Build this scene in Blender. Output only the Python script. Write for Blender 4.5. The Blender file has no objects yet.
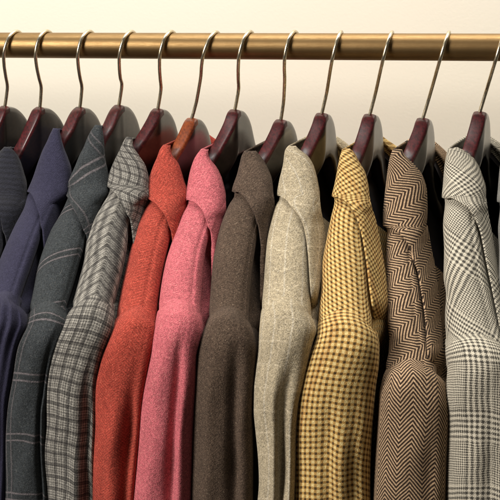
import bpy, bmesh, math, random
from mathutils import Vector, Matrix

random.seed(7)
scene = bpy.context.scene
COL = scene.collection

# ------------------------------------------------------------------ camera
F = 1300.0                       # focal length for a 500 px wide picture
PITCH = math.radians(18)
ROD_H = 1.60
cf = Vector((0, math.cos(PITCH), -math.sin(PITCH)))
cu = Vector((0, math.sin(PITCH), math.cos(PITCH)))
cr = Vector((1, 0, 0))
UP0 = (250 - 46.5) / F * 1.5
CAM = Vector((0, 0, ROD_H)) - 1.5 * cf - UP0 * cu
cam_d = bpy.data.cameras.new('camera')
cam = bpy.data.objects.new('camera', cam_d)
COL.objects.link(cam)
cam.location = CAM
cam.rotation_euler = (math.pi / 2 - PITCH, 0, 0)
cam_d.sensor_width = 36
cam_d.lens = 36 * F / 500
cam_d.clip_start = 0.05
cam_d.clip_end = 60
scene.camera = cam

# ------------------------------------------------------------------ world, lamps, exposure
world = bpy.data.worlds.new('World')
scene.world = world
world.use_nodes = True
bg = world.node_tree.nodes['Background']
bg.inputs[0].default_value = (1.0, 0.90, 0.78, 1)
bg.inputs[1].default_value = 0.06


def area(name, loc, target, size, power, color, size_y=None):
    d = bpy.data.lights.new(name, 'AREA')
    d.energy = power
    d.color = color
    d.shape = 'RECTANGLE'
    d.size = size
    d.size_y = size_y or size
    o = bpy.data.objects.new(name, d)
    COL.objects.link(o)
    o.location = loc
    o.rotation_euler = (Vector(target) - Vector(loc)).to_track_quat('-Z', 'Y').to_euler()
    return o


area('ceiling_lamp', (-1.80, -1.50, 2.45), (0.0, -0.1, 1.42), 0.85, 78, (1.0, 0.94, 0.88), 0.6)
area('wall_lamp', (0.1, 0.15, 2.75), (0.1, 0.52, 1.62), 1.6, 26, (1.0, 0.968, 0.93), 0.2)
scene.view_settings.view_transform = 'Standard'
scene.view_settings.look = 'None'
scene.view_settings.exposure = 0.0
scene.view_settings.gamma = 1.0
scene.cycles.max_bounces = 6

# ------------------------------------------------------------------ frame of the rail: e along it, s out towards the viewer, z up
RAIL_YAW = math.radians(13.0)
E = Vector((math.cos(RAIL_YAW), -math.sin(RAIL_YAW), 0))
S = Vector((-math.sin(RAIL_YAW), -math.cos(RAIL_YAW), 0))
R0 = Vector((0, 0, ROD_H))


def W(e, s, z):
    return R0 + E * e + S * s + Vector((0, 0, z))


def ray(px, py):
    return cf + cr * ((px - 250) / F) + cu * ((250 - py) / F)


def unproj(px, py, s):
    """point on the upright plane s metres in front of the rail, in (e, s, z)"""
    d = ray(px, py)
    t = (s - (CAM - R0).dot(S)) / d.dot(S)
    p = CAM + d * t - R0
    return Vector((p.dot(E), s, p.z))


def lerp(a, b, t):
    return a + (b - a) * t


def smooth(a, b, x):
    t = min(1, max(0, (x - a) / (b - a))) if a != b else float(x >= a)
    return t * t * (3 - 2 * t)


def curve(pts):
    """monotone cubic through (row, value) points, held straight outside"""
    pts = sorted(pts)
    x = [float(p[0]) for p in pts]
    y = [float(p[1]) for p in pts]
    n = len(x)
    if n == 1:
        return lambda q: y[0]
    d = [(y[i + 1] - y[i]) / (x[i + 1] - x[i]) for i in range(n - 1)]
    m = [d[0]] + [0 if d[i - 1] * d[i] <= 0 else 2 * d[i - 1] * d[i] / (d[i - 1] + d[i]) for i in range(1, n - 1)] + [d[-1]]

    def f(q):
        if q <= x[0]:
            return y[0] + (q - x[0]) * m[0] * 0.5
        if q >= x[-1]:
            return y[-1] + max(-6, min(6, (q - x[-1]) * m[-1]))
        i = 0
        while q > x[i + 1]:
            i += 1
        h = x[i + 1] - x[i]
        t = (q - x[i]) / h
        return ((2 * t**3 - 3 * t * t + 1) * y[i] + (t**3 - 2 * t * t + t) * h * m[i]
                + (-2 * t**3 + 3 * t * t) * y[i + 1] + (t**3 - t * t) * h * m[i + 1])
    return f


# ------------------------------------------------------------------ objects and meshes
def link_mesh(name, verts, faces, mat, parent=None, uvs=None, solid=0.0, offset=-1.0, sub=0):
    me = bpy.data.meshes.new(name)
    me.from_pydata([tuple(v) for v in verts], [], faces)
    if uvs:
        lay = me.uv_layers.new(name='UVMap')
        for lp in me.loops:
            lay.data[lp.index].uv = uvs[lp.vertex_index]
    me.materials.append(mat)
    for p in me.polygons:
        p.use_smooth = True
    o = bpy.data.objects.new(name, me)
    COL.objects.link(o)
    if parent:
        o.parent = parent
        o.matrix_parent_inverse = Matrix.Translation(-parent.location)
    if solid:
        md = o.modifiers.new('thickness', 'SOLIDIFY')
        md.thickness = solid
        md.offset = offset
    if sub:
        md = o.modifiers.new('smooth', 'SUBSURF')
        md.levels = md.render_levels = sub
    return o


def thing(name, label, cat, loc, group=None):
    o = bpy.data.objects.new(name, None)
    COL.objects.link(o)
    o.location = loc
    o.empty_display_size = 0.03
    o['label'] = label
    o['category'] = cat
    if group:
        o['group'] = group
    return o


def grid(rows, closed=False):
    """rows: list of equal-length lists of points -> verts, faces"""
    n = len(rows[0])
    v = [p for r in rows for p in r]
    f = []
    for i in range(len(rows) - 1):
        for j in range(n if closed else n - 1):
            k = (j + 1) % n
            f.append((i * n + j, i * n + k, (i + 1) * n + k, (i + 1) * n + j))
    return v, f


def tube(points, radius, seg=10, cap=True):
    pts = [Vector(p) for p in points]
    rows = []
    prev = None
    for i, p in enumerate(pts):
        t = (pts[min(i + 1, len(pts) - 1)] - pts[max(i - 1, 0)]).normalized()
        if prev is None:
            a = t.orthogonal().normalized()
        else:
            a = (prev - t * prev.dot(t)).normalized()
        prev = a
        b = t.cross(a)
        r = radius[i] if isinstance(radius, list) else radius
        rows.append([p + (a * math.cos(2 * math.pi * k / seg) + b * math.sin(2 * math.pi * k / seg)) * r for k in range(seg)])
    v, f = grid(rows, True)
    if cap:
        f.append(tuple(range(seg))[::-1])
        f.append(tuple(range(len(v) - seg, len(v))))
    return v, f


def spline(points, n=8):
    P = [Vector(p) for p in points]
    P = [P[0] * 2 - P[1]] + P + [P[-1] * 2 - P[-2]]
    out = []
    for i in range(1, len(P) - 2):
        for k in range(n):
            t = k / n
            a, b, c, d = P[i - 1:i + 3]
            out.append(0.5 * ((2 * b) + (c - a) * t + (2 * a - 5 * b + 4 * c - d) * t * t + (3 * b - a - 3 * c + d) * t**3))
    out.append(P[-2])
    return out


# ------------------------------------------------------------------ materials
def srgb(r, g, b):
    def c(x):
        x /= 255
        return x / 12.92 if x < 0.04045 else ((x + 0.055) / 1.055) ** 2.4
    return (c(r), c(g), c(b), 1)


class X:
    """a socket one can do arithmetic with"""
    def __init__(self, nt, sock):
        self.nt, self.s = nt, sock

    def op(self, name, *a):
        n = self.nt.nodes.new('ShaderNodeMath')
        n.operation = name
        for i, q in enumerate((self,) + a):
            if isinstance(q, X):
                self.nt.links.new(q.s, n.inputs[i])
            else:
                n.inputs[i].default_value = q
        return X(self.nt, n.outputs[0])

    def __add__(self, o): return self.op('ADD', o)
    def __sub__(self, o): return self.op('SUBTRACT', o)
    def __mul__(self, o): return self.op('MULTIPLY', o)
    def frac(self): return self.op('FRACT')
    def abs(self): return self.op('ABSOLUTE')
    def max(self, o): return self.op('MAXIMUM', o)
    def min(self, o): return self.op('MINIMUM', o)
    def inv(self): return (self * -1.0) + 1.0

    def step(self, lo, hi):
        n = self.nt.nodes.new('ShaderNodeMapRange')
        n.interpolation_type = 'SMOOTHSTEP'
        self.nt.links.new(self.s, n.inputs[0])
        n.inputs[1].default_value = lo
        n.inputs[2].default_value = hi
        return X(self.nt, n.outputs[0])

    def wave(self, period, duty=0.5, soft=0.12, phase=0.0):
        """soft square wave: 1 inside the first part of every period"""
        t = ((self * (1.0 / period) + phase).frac() - 0.5).abs()      # 0 at middle, .5 at ends
        return t.step(duty / 2 + soft / 2, duty / 2 - soft / 2)


def mixc(nt, f, a, b, mode='MIX'):
    n = nt.nodes.new('ShaderNodeMix')
    n.data_type = 'RGBA'
    n.blend_type = mode
    for i, q in ((0, f), (6, a), (7, b)):
        if isinstance(q, X):
            nt.links.new(q.s, n.inputs[i])
        else:
            n.inputs[i].default_value = q
    return X(nt, n.outputs[2])


def noise(nt, vec, scale, detail=2.0, rough=0.6, lo=0.0, hi=1.0):
    n = nt.nodes.new('ShaderNodeTexNoise')
    n.inputs['Scale'].default_value = scale
    n.inputs['Detail'].default_value = detail
    n.inputs['Roughness'].default_value = rough
    nt.links.new(vec.s, n.inputs['Vector'])
    r = X(nt, n.outputs['Fac'])
    return r.step(lo, hi) if (lo, hi) != (0.0, 1.0) else r


def new_mat(name):
    m = bpy.data.materials.new(name)
    m.use_nodes = True
    nt = m.node_tree
    return m, nt, nt.nodes['Principled BSDF']


def cloth(name, pattern, grain=0.5, fleck=None, fleck_amt=0.0, sheen=0.05, bump=0.7):
    """woven wool: pattern(nt,u,v) gives the yarn colour, grain the hairy surface"""
    m, nt, b = new_mat(name)
    tc = nt.nodes.new('ShaderNodeTexCoord')
    uv = X(nt, tc.outputs['UV'])
    # the cloth never lies perfectly true: bend the weave a little
    w1 = nt.nodes.new('ShaderNodeTexNoise')
    w1.inputs['Scale'].default_value = 55
    w1.inputs['Detail'].default_value = 1
    nt.links.new(uv.s, w1.inputs['Vector'])
    vm = nt.nodes.new('ShaderNodeVectorMath')
    vm.operation = 'MULTIPLY_ADD'
    nt.links.new(w1.outputs['Color'], vm.inputs[0])
    vm.inputs[1].default_value = (0.0022, 0.0022, 0)
    nt.links.new(uv.s, vm.inputs[2])
    sp = nt.nodes.new('ShaderNodeSeparateXYZ')
    nt.links.new(vm.outputs[0], sp.inputs[0])
    u, v = X(nt, sp.outputs[0]), X(nt, sp.outputs[1])
    col = pattern(nt, u, v)
    ob = X(nt, tc.outputs['Object'])
    fine = noise(nt, ob, 800, 2, 0.7, 0.34, 0.66)
    mid = noise(nt, ob, 270, 4, 0.8, 0.34, 0.66)
    big = noise(nt, ob, 26, 3, 0.6, 0.2, 0.8)
    g = (fine * 0.48 + mid * 0.34 + big * 0.18)
    k = (g - 0.5) * (grain * 1.9) + 1.0
    cmul = nt.nodes.new('ShaderNodeVectorMath')
    cmul.operation = 'SCALE'
    nt.links.new(col.s, cmul.inputs[0])
    nt.links.new(k.s, cmul.inputs[3])
    col = X(nt, cmul.outputs[0])
    if fleck:
        for i, fc in enumerate(fleck):
            off = nt.nodes.new('ShaderNodeVectorMath')
            off.operation = 'ADD'
            nt.links.new(ob.s, off.inputs[0])
            off.inputs[1].default_value = (3.1 * (i + 1), 1.7 * i, 0)
            fl = noise(nt, X(nt, off.outputs[0]), 640, 1, 0.5, 0.60, 0.72)
            col = mixc(nt, fl * fleck_amt, col, fc)
    nt.links.new(col.s, b.inputs['Base Color'])
    b.inputs['Roughness'].default_value = 0.92
    b.inputs['Specular IOR Level'].default_value = 0.15
    b.inputs['Sheen Weight'].default_value = sheen
    b.inputs['Sheen Roughness'].default_value = 0.45
    bp = nt.nodes.new('ShaderNodeBump')
    bp.inputs['Strength'].default_value = bump
    bp.inputs['Distance'].default_value = 0.0007
    nt.links.new((fine * 0.6 + mid * 0.6).s, bp.inputs['Height'])
    nt.links.new(bp.outputs[0], b.inputs['Normal'])
    return m


def plain(c, twill=None, amt=0.25, period=0.0042):
    def f(nt, u, v):
        if twill is None:
            return mixc(nt, 0.0, c, c)
        if twill == 'herring':
            t = ((u * (1 / 0.030)).frac() - 0.5).abs() * 0.030
            w = (v + t * 0.9).wave(period, 0.5, 0.6)
        elif twill == 'rib':
            w = v.wave(period, 0.5, 0.5)
        else:
            w = (v + u * 0.9).wave(period, 0.5, 0.6)
        dark = tuple(x * (1 - amt) for x in c[:3]) + (1,)
        return mixc(nt, w, c, dark)
    return f


def p_charcoal(nt, u, v):
    base = srgb(54, 58, 60)
    line = srgb(140, 130, 132)
    def pair(x, ph):
        a = x.wave(0.074, 0.026, 0.02, ph)
        c = x.wave(0.074, 0.026, 0.02, ph + 0.115)
        return a.max(c)
    h = pair(v, 0.0)
    w = pair(u, 0.743) * 0.55
    band = v.wave(0.074, 0.20, 0.05, 0.055).max(u.wave(0.074, 0.20, 0.05, 0.798))
    col = mixc(nt, band * 0.35, base, srgb(38, 40, 40))
    return mixc(nt, h.max(w) * 0.42, col, line)


def p_greycheck(nt, u, v):
    light = srgb(166, 162, 152)
    dark = srgb(34, 32, 33)
    brk = noise(nt, u * 900 + v * 530, 1.0, 2, 0.6, 0.3, 0.7) * 0.4 + 0.6
    houndu = u.wave(0.0031, 0.5, 0.4)
    houndv = v.wave(0.0031, 0.5, 0.4)
    base = mixc(nt, (houndu + houndv) * 0.5, light, srgb(84, 82, 78))
    h = v.wave(0.0150, 0.27, 0.11)
    w = u.wave(0.0140, 0.27, 0.11)
    h2 = v.wave(0.0150, 0.10, 0.08, 0.42) * 0.35
    w2 = u.wave(0.0140, 0.10, 0.08, 0.42) * 0.35
    base = mixc(nt, (h * 0.74).max(h2) * brk, base, dark)
    return mixc(nt, (w * 0.74).max(w2) * brk, base, dark)


def p_cream(nt, u, v):
    base = srgb(174, 161, 134)
    fine = (v * 1.0 + u * 0.6).wave(0.0034, 0.5, 0.6)
    c = mixc(nt, fine * 0.25, base, srgb(138, 126, 106))
    l1 = u.wave(0.020, 0.09, 0.08, 0.2)
    l2 = v.wave(0.026, 0.07, 0.06, 0.1)
    c = mixc(nt, l1 * 0.26, c, srgb(226, 220, 205))
    return mixc(nt, l2 * 0.26, c, srgb(222, 208, 180))


def p_yellow(nt, u, v):
    p = 0.0067
    h = v.wave(p, 0.46, 0.22)
    w = u.wave(p, 0.46, 0.22)
    twill = (u + v).wave(0.0018, 0.5, 0.5)
    light = srgb(230, 206, 142)
    midc = mixc(nt, twill * 0.6, srgb(166, 126, 66), srgb(206, 168, 100))
    c = mixc(nt, h.max(w), light, midc)
    c = mixc(nt, h * w, c, srgb(44, 32, 20))
    warm = noise(nt, u * 40 + v * 9, 1.0, 1, 0.5, 0.5, 0.75)
    soft = noise(nt, u * 700 + v * 410, 1.0, 2, 0.6, 0.3, 0.7)
    c = mixc(nt, soft * 0.22, c, srgb(188, 152, 92))
    return mixc(nt, warm * 0.35, c, srgb(206, 140, 66), 'MULTIPLY')


def p_herring(nt, u, v):
    Wd = 0.0138
    t = ((u * (1 / (2 * Wd))).frac() - 0.5).abs() * (2 * Wd)
    w = (v + t * 1.22).wave(0.0050, 0.56, 0.24)
    brk = noise(nt, u * 300 + v * 170, 2.0, 2, 0.6, 0.35, 0.65)
    return mixc(nt, w * (brk * 0.08 + 0.92), srgb(194, 164, 130), srgb(38, 26, 21))


def p_glen(nt, u, v):
    def warp(x, ph, per):
        co = x.wave(0.0058, 0.5, 0.25)
        fi = x.wave(0.0027, 0.5, 0.5)
        band = x.wave(per, 0.42, 0.02, ph)
        return co * band + fi * band.inv()
    a = warp(u, 0.60, 0.072)
    c = warp(v, 0.10, 0.084)
    tw = (u + v).wave(0.0021, 0.5, 0.5)
    val = a * (tw * 0.5 + 0.25) + c * (tw.inv() * 0.5 + 0.25)
    return mixc(nt, val.step(0.08, 0.92), srgb(212, 204, 184), srgb(76, 73, 66))


def p_brown(nt, u, v):
    tw = (v + u * 0.8).wave(0.0030, 0.5, 0.7)
    return mixc(nt, tw * 0.3, srgb(84, 69, 57), srgb(52, 43, 36))


MAT = {
    'dark': cloth('dark_ribbed_wool', plain(srgb(34, 35, 44), 'rib', 0.4, 0.0070), 0.45, sheen=0.15),
    'navy': cloth('navy_wool', plain(srgb(50, 49, 68), 'twill', 0.16, 0.002), 0.34, [srgb(84, 82, 104)], 0.2, sheen=0.08, bump=0.5),
    'charcoal': cloth('charcoal_checked_wool', p_charcoal, 0.66, [srgb(120, 118, 112)], 0.25),
    'greycheck': cloth('grey_checked_tweed', p_greycheck, 0.60, [srgb(50, 46, 44)], 0.30),
    'red': cloth('coral_red_tweed', plain(srgb(174, 72, 58), 'herring', 0.32, 0.0036), 0.62, [srgb(236, 130, 104), srgb(120, 40, 34)], 0.40),
    'pink': cloth('rose_pink_tweed', plain(srgb(196, 103, 110), 'twill', 0.14, 0.003), 0.62, [srgb(244, 170, 160), srgb(150, 60, 70)], 0.42),
    'brown': cloth('brown_flecked_tweed', p_brown, 0.75, [srgb(150, 132, 112), srgb(40, 36, 34)], 0.38),
    'cream': cloth('pale_stone_tweed', p_cream, 0.66, [srgb(228, 220, 200), srgb(110, 100, 84)], 0.35),
    'yellow': cloth('yellow_houndstooth_tweed', p_yellow, 0.30),
    'herring': cloth('brown_herringbone_tweed', p_herring, 0.42),
    'glen': cloth('grey_glen_check_wool', p_glen, 0.25),
    'grey': cloth('mid_grey_wool', plain(srgb(128, 126, 120), 'twill', 0.2, 0.003), 0.4),
}


def make_lining():
    m, nt, b = new_mat('dark_satin_lining')
    tc = nt.nodes.new('ShaderNodeTexCoord')
    n = noise(nt, X(nt, tc.outputs['Object']), 60, 2, 0.5)
    c = mixc(nt, n, srgb(44, 42, 46), srgb(64, 60, 62))
    nt.links.new(c.s, b.inputs['Base Color'])
    b.inputs['Roughness'].default_value = 0.6
    b.inputs['Specular IOR Level'].default_value = 0.2
    return m


LINING = make_lining()


def make_lacquer(name, c1, c2, rough, coat=0.75):
    m, nt, b = new_mat(name)
    tc = nt.nodes.new('ShaderNodeTexCoord')
    mp = nt.nodes.new('ShaderNodeMapping')
    mp.inputs['Scale'].default_value = (60, 9, 60)
    nt.links.new(tc.outputs['Object'], mp.inputs['Vector'])
    n = noise(nt, X(nt, mp.outputs[0]), 6, 4, 0.65, 0.3, 0.7)
    c = mixc(nt, n, c1, c2)
    nt.links.new(c.s, b.inputs['Base Color'])
    sm = noise(nt, X(nt, tc.outputs['Object']), 45, 3, 0.6)
    nt.links.new((sm * 0.16 + rough).s, b.inputs['Roughness'])
    b.inputs['IOR'].default_value = 1.6 if coat > 0.5 else 1.45
    b.inputs['Coat Weight'].default_value = coat
    b.inputs['Coat IOR'].default_value = 1.8
    b.inputs['Coat Roughness'].default_value = 0.22
    bp = nt.nodes.new('ShaderNodeBump')
    bp.inputs['Strength'].default_value = 0.05
    bp.inputs['Distance'].default_value = 0.0006
    nt.links.new(n.s, bp.inputs['Height'])
    nt.links.new(bp.outputs[0], b.inputs['Normal'])
    return m


BURGUNDY = make_lacquer('burgundy_lacquered_wood', srgb(88, 26, 30), srgb(46, 14, 17), 0.36, 0.12)
DARKWOOD = make_lacquer('dark_lacquered_wood', srgb(42, 28, 22), srgb(22, 17, 14), 0.26)
ORANGEWOOD = make_lacquer('orange_brown_wood', srgb(150, 74, 34), srgb(104, 46, 22), 0.36, 0.12)


def make_steel():
    m, nt, b = new_mat('brushed_nickel_wire')
    tc = nt.nodes.new('ShaderNodeTexCoord')
    n = noise(nt, X(nt, tc.outputs['Object']), 300, 3, 0.6, 0.3, 0.7)
    c = mixc(nt, n, srgb(222, 212, 190), srgb(196, 182, 152))
    nt.links.new(c.s, b.inputs['Base Color'])
    b.inputs['Metallic'].default_value = 1
    nt.links.new((n * 0.12 + 0.24).s, b.inputs['Roughness'])
    return m


STEEL = make_steel()


def make_brass():
    m, nt, b = new_mat('brushed_brass')
    tc = nt.nodes.new('ShaderNodeTexCoord')
    mp = nt.nodes.new('ShaderNodeMapping')
    mp.inputs['Scale'].default_value = (70, 1300, 1300)
    nt.links.new(tc.outputs['Object'], mp.inputs['Vector'])
    n = noise(nt, X(nt, mp.outputs[0]), 1.0, 4, 0.7, 0.28, 0.72)
    blot = noise(nt, X(nt, tc.outputs['Object']), 70, 4, 0.65, 0.3, 0.7)
    c = mixc(nt, n, srgb(140, 115, 78), srgb(124, 99, 64))
    c = mixc(nt, blot * 0.22, c, srgb(112, 86, 54))
    nt.links.new(c.s, b.inputs['Base Color'])
    b.inputs['Metallic'].default_value = 1
    nt.links.new((n * 0.06 + 0.44).s, b.inputs['Roughness'])
    bp = nt.nodes.new('ShaderNodeBump')
    bp.inputs['Strength'].default_value = 0.08
    bp.inputs['Distance'].default_value = 0.0005
    nt.links.new((n * 0.7 + blot * 0.5).s, bp.inputs['Height'])
    nt.links.new(bp.outputs[0], b.inputs['Normal'])
    return m


BRASS = make_brass()


def make_wall():
    m, nt, b = new_mat('cream_painted_plaster')
    tc = nt.nodes.new('ShaderNodeTexCoord')
    o = X(nt, tc.outputs['Object'])
    n = noise(nt, o, 3.0, 3, 0.5)
    f = noise(nt, o, 240, 3, 0.6)
    c = mixc(nt, n, srgb(242, 236, 220), srgb(238, 231, 212))
    nt.links.new(c.s, b.inputs['Base Color'])
    b.inputs['Roughness'].default_value = 0.85
    bp = nt.nodes.new('ShaderNodeBump')
    bp.inputs['Strength'].default_value = 0.15
    bp.inputs['Distance'].default_value = 0.001
    nt.links.new(f.s, bp.inputs['Height'])
    nt.links.new(bp.outputs[0], b.inputs['Normal'])
    return m


# ------------------------------------------------------------------ wall behind
WALL_S = -0.46
wv = []
for q in (0, 1):
    for (e, z) in ((-3, -1.6), (3, -1.6), (3, 1.6), (-3, 1.6)):
        wv.append(W(e, WALL_S - 0.1 * q, z))
wall = link_mesh('wall', wv, [(0, 1, 2, 3), (7, 6, 5, 4), (0, 4, 5, 1), (1, 5, 6, 2), (2, 6, 7, 3), (3, 7, 4, 0)], make_wall())
for p in wall.data.polygons:
    p.use_smooth = False
wall['kind'] = 'structure'

# ------------------------------------------------------------------ brass rail
ROD_R = 0.0151
a = unproj(0, 45.2, 0)
b_ = unproj(500, 47.4, 0)
rd = (W(*b_) - W(*a)).normalized()
rc = (W(*b_) + W(*a)) / 2
SEG = 48
rows = []
for k, t in enumerate([-0.85 + 1.7 * i / 60 for i in range(61)]):
    rows.append([Vector((t, math.cos(2 * math.pi * j / SEG) * ROD_R, math.sin(2 * math.pi * j / SEG) * ROD_R)) for j in range(SEG)])
v, f = grid(rows, True)
f.append(tuple(range(SEG)))
f.append(tuple(range(len(v) - SEG, len(v)))[::-1])
rail = link_mesh('clothes_rail', v, f, BRASS)
rail.matrix_world = Matrix.Translation(rc) @ rd.to_track_quat('X', 'Z').to_matrix().to_4x4()
rail['label'] = 'thick brushed brass clothes rail running across above all the jackets'
rail['category'] = 'rail'


def rail_z(e):
    return a.z + (b_.z - a.z) * (e - a.x) / (b_.x - a.x)


# ------------------------------------------------------------------ jackets
YAW0 = math.tan(math.radians(-12))       # hangers and jackets hang a little askew on the rail
ROWS_END = 640


class Trace:
    """edges of one jacket read off the photograph: rows down, columns across"""
    def __init__(t, apex, corner, head, L, R, X_, O, SL, SR, yaw=0.0):
        t.apex, t.corner, t.head = apex, corner, head
        t.L, t.R, t.X, t.O, t.SL, t.SR = [curve(q) for q in (L, R, X_, O, SL, SR)]
        t.far_drop = 1.0 if L[0][1] < 160 else 0.0
        t.R0row = min(q[0] for q in R)
        rf, of = t.R, t.O
        t.R = lambda y: rf(y) + max(0.0, of(y) - rf(y)) * 0.12 * smooth(corner, corner + 22, y) * (1 - smooth(head - 60, head + 2, y))
        t.O_end = max(q[0] for q in O)
        t.S = curve([(apex - 45, 0.0), (apex, 0.044), (corner, 0.088), ((corner + head) / 2, 0.147), (head, 0.203),
                     (head + 14, 0.222), (head + 45, 0.236), (head + 120, 0.240), (700, 0.240)])

    def ring(t, y, Lp, Rp, inset=0.0, ext=0.0, push=0.0, nf=33, nw=7, far=True, dmax=0.075, groove=None):
        """horizontal slice at row y: list of (point, arc) from far free edge round the near end"""
        s = t.S(y) + push
        d0 = max(0.004, (Rp - Lp) / F * 1.42 * 0.62)
        d = min(d0, dmax, s * 0.75)
        ss = s - d
        yw = YAW0
        pl, pr, pf = unproj(Lp, y, ss), unproj(Rp, y, ss), unproj((Lp + Rp) / 2, y, s)
        em, hw = (pl.x + pr.x) / 2, (pr.x - pl.x) / 2
        near = []
        for k in range(nw):                                  # left wall, hanger line -> near end
            q = k / nw
            near.append(Vector((pl.x + yw * ss * (q - 1), ss * q, pl.z)))
        for k in range(nf):
            th = -math.pi / 2 + math.pi * k / (nf - 1)
            c = math.cos(th) ** 0.70 if math.cos(th) > 1e-6 else 0.0
            sn = math.sin(th)
            near.append(Vector((lerp(em, pf.x, c) + hw * sn, ss + d * c, lerp(pl.z, pf.z, c))))
        if ext > 0:
            for k in range(1, nw + 1):
                q = k / nw
                near.append(Vector((pr.x - yw * ext * q, ss - ext * q, pr.z)))
        else:
            for k in range(1, nw + 1):
                near.append(near[-1] + Vector((0, -1e-5, 0)))
        pts = near
        if far:
            mir = [Vector((p.x - 2 * yw * p.y, -p.y, p.z - 0.030 * t.far_drop * smooth(0.0, 0.04, p.y))) for p in near[1:]][::-1]
            pts = mir + near
        # arc length from the middle of the near front
        mid = len(pts) - nw - (nf + 1) // 2
        arc = [0.0] * len(pts)
        for i in range(mid + 1, len(pts)):
            arc[i] = arc[i - 1] + (pts[i] - pts[i - 1]).length
        for i in range(mid - 1, -1, -1):
            arc[i] = arc[i + 1] - (pts[i] - pts[i + 1]).length
        return pts, arc, mid


def rows_between(a0, b0, step):
    n = max(2, int(round((b0 - a0) / step)))
    return [a0 + (b0 - a0) * i / n for i in range(n + 1)]


def gauss(x, w):
    return math.exp(-(x / w) ** 2)


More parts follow.
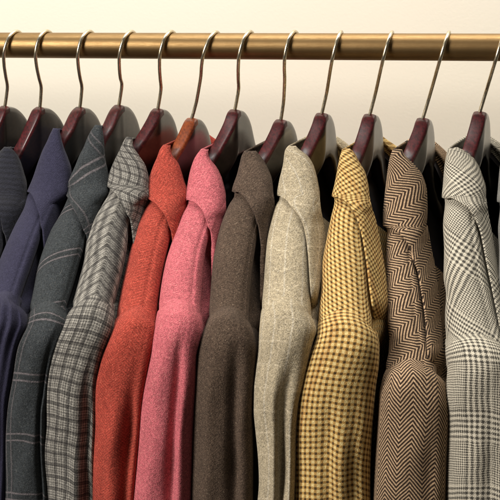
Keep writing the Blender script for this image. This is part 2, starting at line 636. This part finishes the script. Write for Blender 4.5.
def build_jacket(label, cat, mat, t, neck, folds=(), shoulder_uv=None, collar_uv=None, sleeve_uv=None, seam=0.15, gather=0.0003):
    base = W(*unproj(neck[0], neck[1], 0))
    root = thing('jacket', label, cat, base, 'jackets hanging on the brass rail')
    H = t.head
    # ---- body: shoulders, then fronts and back hanging down; open down the right-hand (front) side
    ys = rows_between(t.apex + 6, H, 3.0) + rows_between(H, ROWS_END, 9.0)[1:]
    rows, uvs, inner = [], [], []
    vlen, last = 0.0, None
    for y in ys:
        k_in = 1 - smooth(t.corner + 1, t.corner + 16, y)
        k_l = 1 - smooth(t.corner - 2, t.corner + 1, y)
        push = -0.0055 * k_in
        below = smooth(H + 22, H + 60, y)
        Lp, Rp = t.L(min(y, H)) + 2.5 * k_l, t.R(min(y, H)) - 4.0 * k_in
        if y > H - 2:
            Lp, Rp = lerp(Lp, t.SL(max(y, H)) + 5, below), lerp(Rp, t.SR(max(y, H)) - 5, below)
        push -= 0.055 * below
        ext = 0.12 * smooth(t.corner - 2, H - 20, y)
        pts, arc, mid = t.ring(y, Lp, Rp, ext=ext, push=push)
        n = len(pts)
        # seam along the ridge
        if y > t.corner:
            for i in range(mid - 16, mid + 17):
                g = gauss((i - mid) / 16.0 - seam, 0.05)
                pts[i] = pts[i] + Vector((0, -0.0030 * g, 0))
        if last is not None:
            vlen += (pts[mid] - last).length
        last = pts[mid].copy()
        rows.append([W(*p) for p in pts])
        su = shoulder_uv or (lambda u, v_: (u, v_))
        if y <= H + 30:
            uvs += [su(q - arc[mid + int(16 * seam)], vlen) for q in arc]
        else:
            uvs += [(q, vlen) for q in arc]
        cen = Vector((pts[mid].x, 0, pts[mid].z))
        inn = []
        yw_ = YAW0
        hw_ = max(1e-4, (max(q.x for q in pts[mid - 16:mid + 17]) - min(q.x for q in pts[mid - 16:mid + 17])) / 2)
        for p in pts:
            px_ = p.x + yw_ * (pts[mid].y - p.y)
            inn.append(W(p.x - 0.004 * max(-1, min(1, (px_ - pts[mid].x) / hw_)), p.y - 0.005 * (1 if p.y > 0 else -1) * min(1, abs(p.y) / 0.03), p.z - 0.003))
        inner.append(inn)
    v, f = grid(rows)
    link_mesh('body', v, f, mat, root, uvs)
    v, f = grid(inner)
    link_mesh('lining', v, f, LINING, root)

    # ---- collar: a band round the back of the neck, running on over the near end into the lapel
    cu_ = collar_uv or (lambda u, v_: (u, v_))
    bm = bmesh.new()
    uvl = bm.loops.layers.uv.new('UVMap')

    def sheet(rows_, uv_):
        vs = [[bm.verts.new(p) for p in r] for r in rows_]
        for a0 in range(len(vs) - 1):
            for b0 in range(len(vs[0]) - 1):
                fc = bm.faces.new((vs[a0][b0], vs[a0][b0 + 1], vs[a0 + 1][b0 + 1], vs[a0 + 1][b0]))
                fc.smooth = True
                for lp, (aa, bb) in zip(fc.loops, ((a0, b0), (a0, b0 + 1), (a0 + 1, b0 + 1), (a0 + 1, b0))):
                    lp[uvl].uv = uv_[aa][bb]
    ysc = rows_between(t.apex, t.corner, 2.2)
    ysl = rows_between(t.corner, t.corner + 40, 1.0)[1:] + rows_between(t.corner + 40, t.O_end + 110, 2.5)[1:]
    NA, NBK = 30, 9
    rows, uvs, wall_rows, wall_uv = [], [], [], []
    vlen, last = 0.0, None
    for y in ysc + ysl:
        yc = min(y, H)
        dx = min(0.0, t.SR(max(y, H)) - t.SR(H))
        Lp, Rp = t.L(yc) + dx, max(t.R(yc), t.L(yc) + 2) + dx
        s_ = t.S(y)
        d = min(max(0.004, (Rp - Lp) / F * 1.42 * 0.62), 0.075, s_ * 0.75)
        ss = s_ - d
        pl, pr, pf = unproj(Lp, y, ss), unproj(Rp, y, ss), unproj((Lp + Rp) / 2, y, s_)
        em, hw = (pl.x + pr.x) / 2, (pr.x - pl.x) / 2
        on_lapel = y > t.corner
        x0 = (t.X(yc) + dx) if on_lapel else Lp
        cx, hp = (Lp + Rp) / 2, (Rp - Lp) / 2
        ta = math.asin(max(-1.0, min(0.97, (x0 - cx) / hp)))
        x1 = max((t.O(yc) + dx), Rp + 0.2) if on_lapel else Rp + 0.1
        x1 = max(x1, x0 + 4)
        lift = (0.0005 + 0.0035 * smooth(t.corner, t.corner + 16, y)) if on_lapel else 0.0005
        sink = 0.09 * smooth(H - 16, H + 40, y)
        even = smooth(t.corner, t.corner + 14, y)
        NT = NA + NBK
        row = []
        for k in range(NT):
            if k < NA:
                px = cx + hp * math.sin(lerp(ta, math.pi / 2, k / (NA - 1)))
            else:
                px = lerp(Rp, x1, (k - NA + 1) / NBK)
            px = lerp(px, lerp(x0, x1, k / (NT - 1)), even)
            xn = (px - cx) / hp
            q = k / (NT - 1)
            rl = lift + 0.003 * math.sin(math.pi * q) * smooth(t.corner + 4, t.corner + 40, y)
            knee = lerp(1.0, 0.88, even)
            c = max(0.0, 1 - min(1, xn * xn)) ** 0.35
            on = Vector((lerp(em, pf.x, c) + hw * xn, ss + d * c + rl - sink, lerp(pl.z, pf.z, c)))
            c = max(0.0, 1 - knee * knee) ** 0.35
            off_ = unproj(px, y, ss + d * c + rl - sink - (px - (cx + hp * knee)) / F * 1.4 * lerp(2.0, 1.75, even) - 0.00002 * k)
            row.append(on.lerp(off_, smooth(knee - 0.16 * even - 1e-4, knee + 0.10 * even, xn)))
        arc = [0.0]
        for k in range(1, len(row)):
            arc.append(arc[-1] + (row[k] - row[k - 1]).length)
        ref = arc[-1]
        if last is not None:
            vlen += (row[-1] - last).length
        last = row[-1].copy()
        rows.append([W(*p) for p in row])
        uvs.append([cu_(q - ref, vlen) for q in arc])
        if not on_lapel:
            # left-hand wall, back of the neck and the far end
            wl = [row[0]]
            for k in range(1, 9):
                sp_ = row[0].y * (1 - k / 8)
                wl.append(Vector((row[0].x + YAW0 * (sp_ - row[0].y), sp_, row[0].z - 0.010 * t.far_drop * k / 8)))
            for k in range(7, -1, -1):
                wl.append(Vector((wl[k].x - 2 * YAW0 * wl[k].y, -wl[k].y, wl[k].z - 0.024 * t.far_drop * (8 - k) / 8)))
            for p in row[1:NA]:
                wl.append(Vector((p.x - 2 * YAW0 * p.y, -p.y, p.z - 0.034 * t.far_drop)))
            wl = wl[::-1]
            arcw = [0.0]
            for k in range(1, len(wl)):
                arcw.append(arcw[-1] + (wl[k] - wl[k - 1]).length)
            wall_rows.append([W(*p) for p in wl])
            wall_uv.append([cu_(q - arcw[-1] - ref, vlen) for q in arcw])
    sheet(rows, uvs)
    sheet(wall_rows, wall_uv)
    bmesh.ops.remove_doubles(bm, verts=bm.verts, dist=1e-5)
    me = bpy.data.meshes.new('collar')
    bm.to_mesh(me)
    bm.free()
    me.materials.append(mat)
    co = bpy.data.objects.new('collar', me)
    COL.objects.link(co)
    co.parent = root
    co.matrix_parent_inverse = Matrix.Translation(-root.location)
    md = co.modifiers.new('thickness', 'SOLIDIFY')
    md.thickness = 0.0024
    md.offset = -1

    # ---- sleeve set into the shoulder
    ys = [H - 7, H - 5, H - 2.5] + rows_between(H, H + 30, 3.0) + rows_between(H + 30, ROWS_END, 6.0)[1:]
    NS, NB = 49, 14
    rows, uvs = [], []
    vlen, last = 0.0, None
    for j, y in enumerate(ys):
        yy = max(y, H)
        Lp, Rp = t.SL(yy), t.SR(yy)
        if y < H:
            Lp, Rp = t.L(y), t.R(y)
        tuck = 1 - smooth(H - 7, H + 3, y)
        s = t.S(y + 3) + 0.0028 - 0.0066 * tuck ** 1.3
        d = min(0.050, max(0.01, (Rp - Lp) / F * 1.38 * 0.60))
        ss = s - d
        drop = 0.010 * (1 - smooth(H - 8, H + 50, y))         # the sleeve-head seam arches over the end of the shoulder
        wid = 1.04 - 0.05 * tuck
        pl, pr, pf = unproj(Lp, y, ss), unproj(Rp, y, ss), unproj((Lp + Rp) / 2, y, s)
        em, hw = (pl.x + pr.x) / 2, (pr.x - pl.x) / 2 * wid
        row = []
        for k in range(NS):
            th = -math.pi / 2 + math.pi * k / (NS - 1)
            sn, c = math.sin(th), max(0.0, math.cos(th)) ** 0.62
            p = Vector((lerp(em, pf.x, c) + hw * sn, ss + d * c, lerp(pl.z, pf.z, c) - drop * sn * sn))
            disp = 0.0
            for (q, wdt, dep, y0, slope) in folds:
                cx = q + slope * (y - y0) / 100.0
                disp += dep * gauss(sn - cx, wdt) * smooth(y0 - 12, y0 + 95, y)
            if gather:
                disp += gather * math.sin(sn * (17.0 if gather > 0.002 else 31.0) + 1.0) * smooth(H - 2, H + 8, y) * (1 - smooth(H + 12, H + 70, y) * (0.6 if gather > 0.002 else 1.0))
            disp += 0.0012 * math.sin(y * 0.07 + sn * 4 + em * 90)
            p.y += disp * (0.25 + 0.75 * c)
            row.append(p)
        arc = [0.0] * NS
        m_ = NS // 2
        for k in range(m_ + 1, NS):
            arc[k] = arc[k - 1] + (row[k] - row[k - 1]).length
        for k in range(m_ - 1, -1, -1):
            arc[k] = arc[k + 1] - (row[k] - row[k + 1]).length
        back = []
        arcb = []
        for k in range(1, NB):
            th = math.pi / 2 + math.pi * k / NB
            back.append(Vector((em + hw * math.sin(th), ss + (0.070 if y > H else 0.05) * math.cos(th), lerp(pl.z, pf.z, 0) - drop)))
            arcb.append(arc[-1] + 0.010 * k)
        if last is not None:
            vlen += (row[m_] - last).length
        last = row[m_].copy()
        su = sleeve_uv or (lambda u, v_: (u, v_))
        rows.append([W(*p) for p in row + back])
        uvs += [su(q, vlen) for q in arc + arcb]
    v, f = grid(rows, True)
    f.append(tuple(range(NS + NB - 1))[::-1])
    link_mesh('sleeve', v, f, mat, root, uvs)
    return root


def rot2(deg, m):
    r_ = rot(deg)
    return lambda u, v_: tuple(q * m for q in r_(u, v_))


def chev(k, flip=1.0):
    return lambda u, v_: (u, v_ + k * abs(u) * flip)


def rot(deg, k=0.0):
    c, s_ = math.cos(math.radians(deg)), math.sin(math.radians(deg))
    return lambda u, v_: (u * c - (v_ + k * abs(u)) * s_, u * s_ + (v_ + k * abs(u)) * c)


T = {}
T['dark'] = Trace(148, 192, 296,
    [(148, 6), (158, -3), (180, -14), (192, -20), (205, -26), (230, -40), (260, -50), (296, -58)],
    [(148, 9), (158, 17), (172, 22), (185, 25), (200, 24), (230, 6), (260, -4), (296, -14)],
    [(193, -20), (197, -8), (203, -2), (212, 1), (225, 3), (245, 6), (280, 6), (296, 4)],
    [(192, 26), (210, 27), (240, 27), (270, 24), (296, 20)],
    [(296, -60), (330, -70), (380, -78), (500, -84)],
    [(296, -14), (320, -10), (340, -12), (500, -20)])
T['navy'] = Trace(129, 192, 296,
    [(129, 55), (135, 52), (142, 49), (150, 45), (163, 40), (178, 35), (192, 29), (196, 27), (205, 25), (225, 15), (247, 5), (270, -4), (296, -12)],
    [(129, 57.5), (137, 59), (148, 62), (158, 66), (170, 69.5), (190, 70), (205, 52), (225, 42), (250, 33), (275, 26), (296, 20)],
    [(192, 29), (196, 33), (201, 36), (206, 38), (217, 41), (235, 42.5), (250, 43.5), (296, 44)],
    [(192, 70), (206, 70), (225, 66), (250, 62), (296, 56)],
    [(296, -14), (310, -22), (340, -28), (380, -34), (500, -40)],
    [(296, 18), (306, 25), (318, 26.5), (335, 21), (345, 18), (360, 15), (380, 12), (402, 9), (430, 8), (500, 6)])
T['charcoal'] = Trace(126, 186, 306,
    [(126, 97), (130, 94), (137, 90), (147, 86), (157, 81), (167, 77), (178, 72), (186, 69), (190, 70), (200, 67), (215, 60), (232, 50), (247, 44), (270, 37), (292, 33), (306, 30)],
    [(126, 100), (140, 102), (155, 103), (172, 106), (190, 108), (205, 95), (220, 88), (240, 84), (260, 78), (285, 72), (306, 66)],
    [(186, 69), (190, 66), (196, 69), (202, 72), (210, 76), (217, 80), (228, 84), (235, 86), (260, 90), (306, 90)],
    [(186, 108), (205, 108), (225, 104), (250, 98), (306, 90)],
    [(306, 29), (322, 26), (342, 18.5), (355, 15), (377, 12), (402, 7), (425, 5), (500, 3)],
    [(306, 67), (318, 68), (335, 61), (355, 54), (377, 49), (395, 47), (412, 45), (450, 45), (500, 48)])
T['greycheck'] = Trace(138, 186, 302,
    [(138, 128), (143, 125), (150, 122), (162, 116), (177, 110), (186, 108), (190, 108), (205, 102), (222, 92), (242, 86), (260, 84), (280, 79), (295, 75), (302, 73)],
    [(138, 131), (145, 131), (156, 137), (167, 144), (180, 147), (192, 147), (207, 133), (225, 127), (245, 125), (265, 122), (285, 118), (302, 114)],
    [(186, 108), (191, 113), (197, 119), (203, 123), (208, 126), (220, 130), (235, 132), (260, 134), (302, 133)],
    [(186, 147), (207, 147), (225, 145), (250, 140), (302, 130)],
    [(302, 71), (317, 64), (332, 59), (355, 51), (382, 45), (397, 43), (430, 44.5), (450, 42.5), (492, 46), (510, 46)],
    [(302, 114), (318, 113), (335, 108), (357, 101), (385, 96), (410, 95.5), (450, 95), (500, 95)])
T['red'] = Trace(146, 197, 312,
    [(146, 165), (150, 162), (158, 159), (167, 155), (182, 150), (197, 147), (201, 147), (210, 144), (225, 137), (237, 134), (255, 129), (272, 125), (290, 121), (312, 117)],
    [(146, 168), (155, 170), (165, 177), (180, 182), (195, 186.5), (205, 182), (222, 173), (240, 168), (262, 163), (290, 159), (312, 157)],
    [(197, 147), (200, 150), (204, 156), (208, 160), (212, 164), (222, 169), (240, 172), (265, 174), (312, 174)],
    [(197, 188), (207, 187), (225, 184), (250, 178), (312, 170)],
    [(312, 115.5), (327, 111), (347, 105), (367, 99), (390, 95), (425, 94.5), (450, 93), (500, 92)],
    [(312, 156), (320, 157), (335, 155), (357, 151), (382, 146), (400, 143), (430, 140), (500, 134)])
T['pink'] = Trace(150, 199, 304,
    [(150, 203), (155, 199), (160, 196), (172, 192), (187, 189), (199, 186.5), (203, 187), (215, 182), (225, 178.5), (245, 171), (265, 165), (287, 161), (304, 159)],
    [(150, 206), (157, 207), (170, 216), (182, 221), (197, 224), (207, 222), (220, 213), (235, 208), (250, 204), (270, 202), (304, 201)],
    [(199, 186.5), (201, 190), (204, 196), (208, 201), (212, 204), (220, 207), (237, 211), (255, 212), (304, 213)],
    [(199, 224.5), (210, 224.5), (225, 222), (245, 217), (270, 213), (304, 211)],
    [(304, 158), (315, 156.5), (335, 153.5), (357, 149.5), (382, 144.5), (400, 141.5), (437, 137), (467, 133.5), (500, 131)],
    [(304, 201), (322, 202), (335, 199.5), (355, 195.5), (380, 195.5), (407, 194), (445, 192), (500, 191)])
T['brown'] = Trace(152, 191, 311,
    [(152, 246), (157, 243.5), (165, 241.5), (175, 239), (185, 235.5), (191, 234), (195, 234.5), (205, 229), (225, 221), (245, 216), (265, 212.5), (285, 211), (311, 209)],
    [(152, 254), (156, 258), (167, 265), (182, 270.5), (195, 271.5), (207, 266), (222, 259), (240, 255), (265, 251), (290, 249.5), (311, 249)],
    [(191, 234), (193, 239), (197, 244), (203, 249), (209, 253), (216, 256), (232, 259), (255, 261), (311, 261)],
    [(191, 271.5), (205, 273), (225, 270), (250, 266), (311, 260)],
    [(311, 208.5), (320, 206), (332, 202), (357, 197), (377, 195), (407, 194), (445, 192), (500, 191)],
    [(311, 249), (327, 254), (345, 256), (365, 255), (390, 253), (430, 252), (500, 252)])
T['cream'] = Trace(147, 195, 303,
    [(147, 290), (151, 287), (165, 285), (182, 281), (195, 279), (199, 279), (206, 275.5), (220, 271.5), (242, 267), (265, 265), (287, 263.5), (303, 262)],
    [(147, 294), (151, 298), (157, 306), (167, 312), (182, 316), (197, 318), (210, 315), (225, 309), (250, 308), (280, 310), (303, 311)],
    [(195, 279), (198, 283), (202, 288), (207, 292), (211, 296), (216, 300), (227, 304.5), (250, 307.5), (287, 310), (303, 312)],
    [(195, 318), (207, 319), (225, 322), (240, 324), (265, 321), (287, 318), (303, 315)],
    [(303, 262), (327, 260.5), (347, 259.5), (372, 256), (390, 254), (410, 254), (430, 256), (457, 258.5), (482, 259.5), (505, 258)],
    [(303, 310), (313, 314), (322, 315.5), (335, 312.5), (352, 309), (380, 303), (402, 298), (432, 296), (500, 294)])
T['yellow'] = Trace(150, 196, 315,
    [(150, 344), (155, 342.5), (161, 341), (172, 339), (187, 336), (196, 334), (200, 334.5), (217, 331), (242, 326), (265, 322), (287, 321), (315, 318.5)],
    [(150, 348), (153, 352), (162, 357), (175, 364), (190, 367), (203, 368), (215, 362), (232, 361.5), (262, 365), (287, 368), (315, 372)],
    [(196, 334), (199, 340), (202, 346), (207, 351), (213, 355), (220, 358), (232, 361), (262, 366), (287, 369), (315, 373)],
    [(196, 368), (205, 369.5), (220, 374), (250, 380), (275, 384), (300, 386), (315, 386)],
    [(315, 319), (327, 318.5), (345, 314), (362, 307.5), (380, 301), (400, 296.5), (432, 293.5), (462, 292.5), (500, 292)],
    [(315, 371), (327, 376), (345, 377.5), (362, 377), (380, 374.5), (407, 372), (445, 369.5), (475, 369), (500, 369.5)])
T['herring'] = Trace(150, 226, 364,
    [(150, 395), (153, 393.5), (162, 391), (180, 388.5), (197, 386.5), (215, 385), (226, 385), (230, 387), (255, 386.3), (277, 386.7), (300, 386), (322, 387), (340, 389), (352, 388.5), (364, 386)],
    [(150, 400), (155, 402), (165, 412), (177, 421), (192, 425), (210, 425.5), (226, 424), (245, 416), (260, 415), (290, 420), (305, 422), (322, 425), (340, 430), (364, 437)],
    [(226, 385), (229, 393), (234, 400), (240, 406), (247, 410), (255, 412), (270, 417), (292, 421), (320, 425), (364, 428)],
    [(226, 426), (245, 429), (270, 434), (295, 437), (330, 440), (364, 443)],
    [(364, 386), (372, 384), (395, 380.5), (407, 380), (437, 378), (457, 376.5), (487, 375), (510, 374)],
    [(364, 438), (370, 444), (377, 446.5), (395, 448), (410, 449), (437, 447.5), (462, 446), (500, 445)])
T['glen'] = Trace(149, 197, 338,
    [(149, 450), (153, 449), (160, 447.5), (167, 446.5), (185, 445), (197, 444), (202, 445), (225, 443), (250, 444), (277, 443.5), (295, 446), (317, 445), (338, 446)],
    [(149, 456), (151, 461), (162, 474), (175, 480), (190, 484), (203, 484), (215, 479), (232, 480), (262, 485), (287, 491), (305, 497), (338, 508)],
    [(197, 444), (199, 452), (203, 460), (207, 467), (212, 472), (217, 475), (232, 480), (262, 486), (300, 494), (338, 502)],
    [(197, 484.5), (210, 486), (232, 490), (250, 493), (287, 500), (302, 505), (338, 512)],
    [(338, 447), (350, 447.5), (365, 449), (382, 448), (397, 447), (425, 448.5), (450, 448), (500, 447)],
    [(338, 512), (350, 520), (380, 525), (500, 526)])


def shifted(src, dx, dy=0):
    o = object.__new__(Trace)
    o.apex, o.corner, o.head = src.apex + dy, src.corner + dy, src.head + dy
    o.O_end, o.R0row = src.O_end + dy, src.R0row + dy
    o.far_drop = src.far_drop
    for k in ('L', 'R', 'X', 'O', 'SL', 'SR'):
        setattr(o, k, (lambda fn: (lambda y: fn(y - dy) + dx))(getattr(src, k)))
    o.S = lambda y: src.S(y - dy)
    return o


T['grey'] = shifted(T['glen'], 55.0, 4)

NECK = {'bare': (5, 106), 'dark': (40, 107), 'navy': (80, 107), 'charcoal': (119, 105), 'greycheck': (158, 108.5), 'red': (192, 118), 'pink': (235, 109.5),
        'brown': (281, 119.5), 'cream': (322, 113), 'yellow': (370, 114), 'herring': (423, 118), 'glen': (480, 111.5), 'grey': (538, 116)}
HOOK_TOP = {'bare': 14, 'dark': 45, 'navy': 87, 'charcoal': 128.5, 'greycheck': 168.5, 'red': 212, 'pink': 247,
            'brown': 292, 'cream': 337.5, 'yellow': 388, 'herring': 444.5, 'glen': 499.5, 'grey': 560}

build_jacket('dark grey ribbed wool jacket at the far left, cut by the frame edge', 'jacket', MAT['dark'], T['dark'], NECK['dark'])
build_jacket('plain navy blue jacket with gathered sleeve head', 'jacket', MAT['navy'], T['navy'], NECK['navy'], gather=0.0028, seam=0.25)
build_jacket('dark charcoal jacket with thin pinkish double lines in a wide check', 'jacket', MAT['charcoal'], T['charcoal'], NECK['charcoal'],
             folds=[(0.62, 0.10, -0.006, 310, 0.0)], shoulder_uv=lambda u, v_: (u * 0.4 + 0.01, v_ * 1.1 - 0.30 * abs(u) - 5.0 * u * u + 0.006), collar_uv=rot(28), seam=0.55)
build_jacket('grey and cream tweed jacket with small dark check, beside the red one', 'jacket', MAT['greycheck'], T['greycheck'], NECK['greycheck'],
             folds=[(0.60, 0.16, -0.008, 340, 0.0), (0.25, 0.2, 0.004, 380, 0.0)], shoulder_uv=lambda u, v_: (u * 0.25 + 0.003, v_ - 0.85 * abs(u)), collar_uv=rot2(-20, 1.4), sleeve_uv=lambda u, v_: (u + 0.05 * v_, v_ - 0.12 * u), seam=0.05)
build_jacket('coral red tweed jacket hanging from the orange brown hanger', 'jacket', MAT['red'], T['red'], NECK['red'],
             folds=[(0.45, 0.22, -0.010, 345, 0.0), (-0.15, 0.25, 0.004, 360, 0.0)], shoulder_uv=chev(0.5), seam=0.2)
build_jacket('rose pink tweed jacket between the red and brown jackets', 'jacket', MAT['pink'], T['pink'], NECK['pink'],
             folds=[(0.22, 0.17, -0.010, 322, 0.02), (0.58, 0.2, 0.006, 340, 0.0), (-0.4, 0.3, 0.004, 340, 0)], shoulder_uv=chev(0.4), seam=0.35)
build_jacket('plain dark brown flecked tweed jacket', 'jacket', MAT['brown'], T['brown'], NECK['brown'],
             folds=[(0.28, 0.20, -0.011, 322, 0.03), (-0.45, 0.25, 0.005, 330, 0.0)], shoulder_uv=chev(0.4), seam=0.5)
build_jacket('pale stone grey jacket with faint light lines', 'jacket', MAT['cream'], T['cream'], NECK['cream'],
             folds=[(0.40, 0.2, -0.010, 345, -0.15), (-0.1, 0.16, 0.006, 350, 0.0), (0.75, 0.15, 0.005, 380, 0)], shoulder_uv=chev(0.6), seam=-0.2)
build_jacket('yellow and brown small checked tweed jacket', 'jacket', MAT['yellow'], T['yellow'], NECK['yellow'],
             folds=[(-0.15, 0.15, -0.0055, 380, 0.08), (0.25, 0.2, 0.004, 370, 0.0), (0.55, 0.14, -0.005, 390, 0.0)], shoulder_uv=lambda u, v_: (u * 1.15, (v_ + 0.6 * abs(u)) * 1.15), collar_uv=rot2(28, 1.45), seam=0.45)
build_jacket('brown and tan herringbone tweed jacket', 'jacket', MAT['herring'], T['herring'], NECK['herring'],
             folds=[(0.5, 0.2, -0.004, 400, 0.0)], shoulder_uv=rot2(-57, 1.0), collar_uv=rot2(-57, 1.0), seam=0.3)
build_jacket('black and white glen check jacket at the right edge', 'jacket', MAT['glen'], T['glen'], NECK['glen'],
             folds=[(0.1, 0.2, -0.005, 380, 0.0)], shoulder_uv=lambda u, v_: (u * 0.80 + v_ * 0.55, v_ * 0.85 - u * 0.62), collar_uv=rot2(35, 1.35), seam=0.35)
build_jacket('mid grey jacket of which a sliver shows right of the glen check one', 'jacket', MAT['grey'], T['grey'], NECK['grey'])


# ------------------------------------------------------------------ hangers
def build_hanger(key, label, wood):
    nk = NECK[key]
    N = W(*unproj(nk[0], nk[1], 0))
    ht = unproj(HOOK_TOP[key], 46, 0)
    RC = W(ht.x, 0, rail_z(ht.x))                               # rail centre under the hook
    kdir = (RC - N)
    hgt = kdir.length
    kdir.normalize()
    n3 = unproj(nk[0], nk[1], 0)
    tr = T[key] if key in T else shifted(T['dark'], nk[0] - NECK['dark'][0])
    root = thing('clothes_hanger', label, 'hanger', N, 'lacquered wooden hangers on the brass rail')

    # line of the near arm: down through the collar opening, then along under the shoulder of the jacket
    ya = tr.apex + 14
    xa = (tr.L(ya) + tr.R(ya)) / 2 + 4
    pts = []
    for y, s_ in ((tr.apex, 0.027), (ya, 0.041)):
        pts.append(unproj(lerp(nk[0], xa, (y - nk[1]) / (ya - nk[1])), y, s_))
    pts.append(unproj((tr.L(tr.corner) + tr.R(tr.corner)) / 2 + 1, tr.corner + 4, tr.S(tr.corner) - 0.024))
    for y in rows_between(tr.corner + 22, tr.head + 2, 8.0):
        pts.append(unproj((tr.L(y) + tr.R(y)) / 2, y + 6, tr.S(y) - 0.014))
    eo = curve([(0.0, 0.0)] + [(p.y, p.x - n3.x) for p in pts])
    zr = curve([(0.0, 0.0), (0.006, -0.0022)] + [(p.y, p.z - n3.z) for p in pts])
    ln = pts[-1].y
    zf = curve([(0.0, 0.0), (0.010, -0.0030), (0.019, -0.0095), (0.028, -0.021), (0.035, -0.037), (0.050, -0.066)] + [(p.y, p.z - n3.z) for p in pts[3:]])
    yh = max(-0.36 if nk[0] < 130 else (-0.21 if nk[0] < 300 else -0.13), min(-0.10, eo(0.004) / 0.004))
    eo = curve([(0.0, 0.0), (0.005, yh * 0.005), (0.010, yh * 0.010 * 1.08)] + [(p.y, p.x - n3.x) for p in pts])
    ef = curve([(0.0, 0.0), (0.005, -yh * 0.005), (0.02, -yh * 0.02), (0.045, -yh * 0.045), (0.11, eo(0.11) - 2 * YAW0 * 0.11), (ln, eo(ln) - 2 * YAW0 * ln)])
    depth = curve([(0, 0.056), (0.05, 0.040), (0.10, 0.036), (ln, 0.024)])
    half = curve([(0, 0.0082), (0.05, 0.0086), (0.10, 0.0090), (ln, 0.0105)])
    nn = 60
    rows = []
    for i in range(-nn, nn + 1):
        q = abs(i) / nn
        a_ = ln * (q ** 1.7)
        zt, h = (zr(a_) if i >= 0 else zf(a_)), half(a_)
        zb = zt - depth(a_)
        fn = eo if i >= 0 else ef
        off = fn(a_)
        ds = 1e-3
        sl = (fn(a_ + ds) - fn(max(0, a_ - ds))) / (ds + min(a_, ds)) * (1 if i >= 0 else -1)
        sl = lerp(yh, sl, smooth(0.0, 0.055, a_))
        tv = Vector((1, -sl, 0)).normalized()                    # across the arm, level
        r = 0.0032
        sec = [(-h, zt - r), (-h + r * 0.3, zt - r * 0.3), (-h + r, zt), (0, zt + 0.0004), (h - r, zt), (h - r * 0.3, zt - r * 0.3), (h, zt - r),
               (h, lerp(zt, zb, 0.5)), (h, zb + r), (h - r, zb), (-h + r, zb), (-h, zb + r), (-h, lerp(zt, zb, 0.5))]
        sg = 1 if i >= 0 else -1
        c0 = Vector((n3.x + off, sg * a_, n3.z))
        rows.append([W(*(c0 + tv * tt + Vector((0, 0, zz)))) for tt, zz in sec])
    v, f = grid(rows, True)
    m = len(rows[0])
    f.append(tuple(range(m))[::-1])
    f.append(tuple(range(len(v) - m, len(v))))
    yoke = link_mesh('yoke', v, f, DARKWOOD, root)
    # sloping top edge of the yoke carries the coloured lacquer
    yoke.data.materials.append(wood)
    for i, p in enumerate(yoke.data.polygons):
        if nn * m <= i + m < (len(rows) - 1) * m + m and i < (len(rows) - 1) * m and (i % m) in (0, 1, 2, 3, 4, 5):
            p.material_index = 1
    md = yoke.modifiers.new('round', 'SUBSURF')
    md.levels = md.render_levels = 1
    adir = (S + E * (-0.14 if nk[0] < 300 else 0.0))
    adir = (adir - kdir * adir.dot(kdir)).normalized()

    def P(a_, k_, t_):
        return N + adir * a_ + kdir * k_
    # hook
    rw = 0.0021
    Rh = ROD_R + rw + 0.0042
    cz = hgt + (ROD_R + rw * 1.0) - Rh                           # hook circle touches the top of the rail from above
    pts = [(0, -0.012), (0, 0.0), (0.000, 0.014), (0.0015, 0.026), (Rh * 0.42, cz - Rh * 1.55), (Rh * 0.80, cz - Rh * 0.80), (Rh * 1.0, cz - 0.001), (Rh * 0.71, cz + Rh * 0.71), (0, cz + Rh),
           (-Rh * 0.71, cz + Rh * 0.71), (-Rh, cz), (-Rh * 0.93, cz - Rh * 0.35)]
    sp3 = spline([P(p[0], p[1], 0) for p in pts], 7)
    v, f = tube(sp3, rw, 10)
    link_mesh('hook', v, f, STEEL, root)
    return root


build_hanger('bare', 'dark hanger at the far left edge with its jacket out of frame', BURGUNDY)
build_hanger('dark', 'burgundy hanger holding the dark ribbed jacket at far left', BURGUNDY)
build_hanger('navy', 'burgundy hanger holding the plain navy jacket', BURGUNDY)
build_hanger('charcoal', 'burgundy hanger holding the charcoal jacket with double lines', BURGUNDY)
build_hanger('greycheck', 'burgundy hanger holding the grey and cream checked jacket', BURGUNDY)
build_hanger('red', 'orange brown wooden hanger holding the coral red jacket', ORANGEWOOD)
build_hanger('pink', 'burgundy hanger holding the rose pink jacket', BURGUNDY)
build_hanger('brown', 'burgundy hanger holding the plain dark brown jacket', BURGUNDY)
build_hanger('cream', 'burgundy hanger holding the pale stone grey jacket', BURGUNDY)
build_hanger('yellow', 'burgundy hanger holding the yellow and brown checked jacket', BURGUNDY)
build_hanger('herring', 'burgundy hanger holding the brown herringbone jacket', BURGUNDY)
build_hanger('glen', 'burgundy hanger holding the black and white glen check jacket', BURGUNDY)
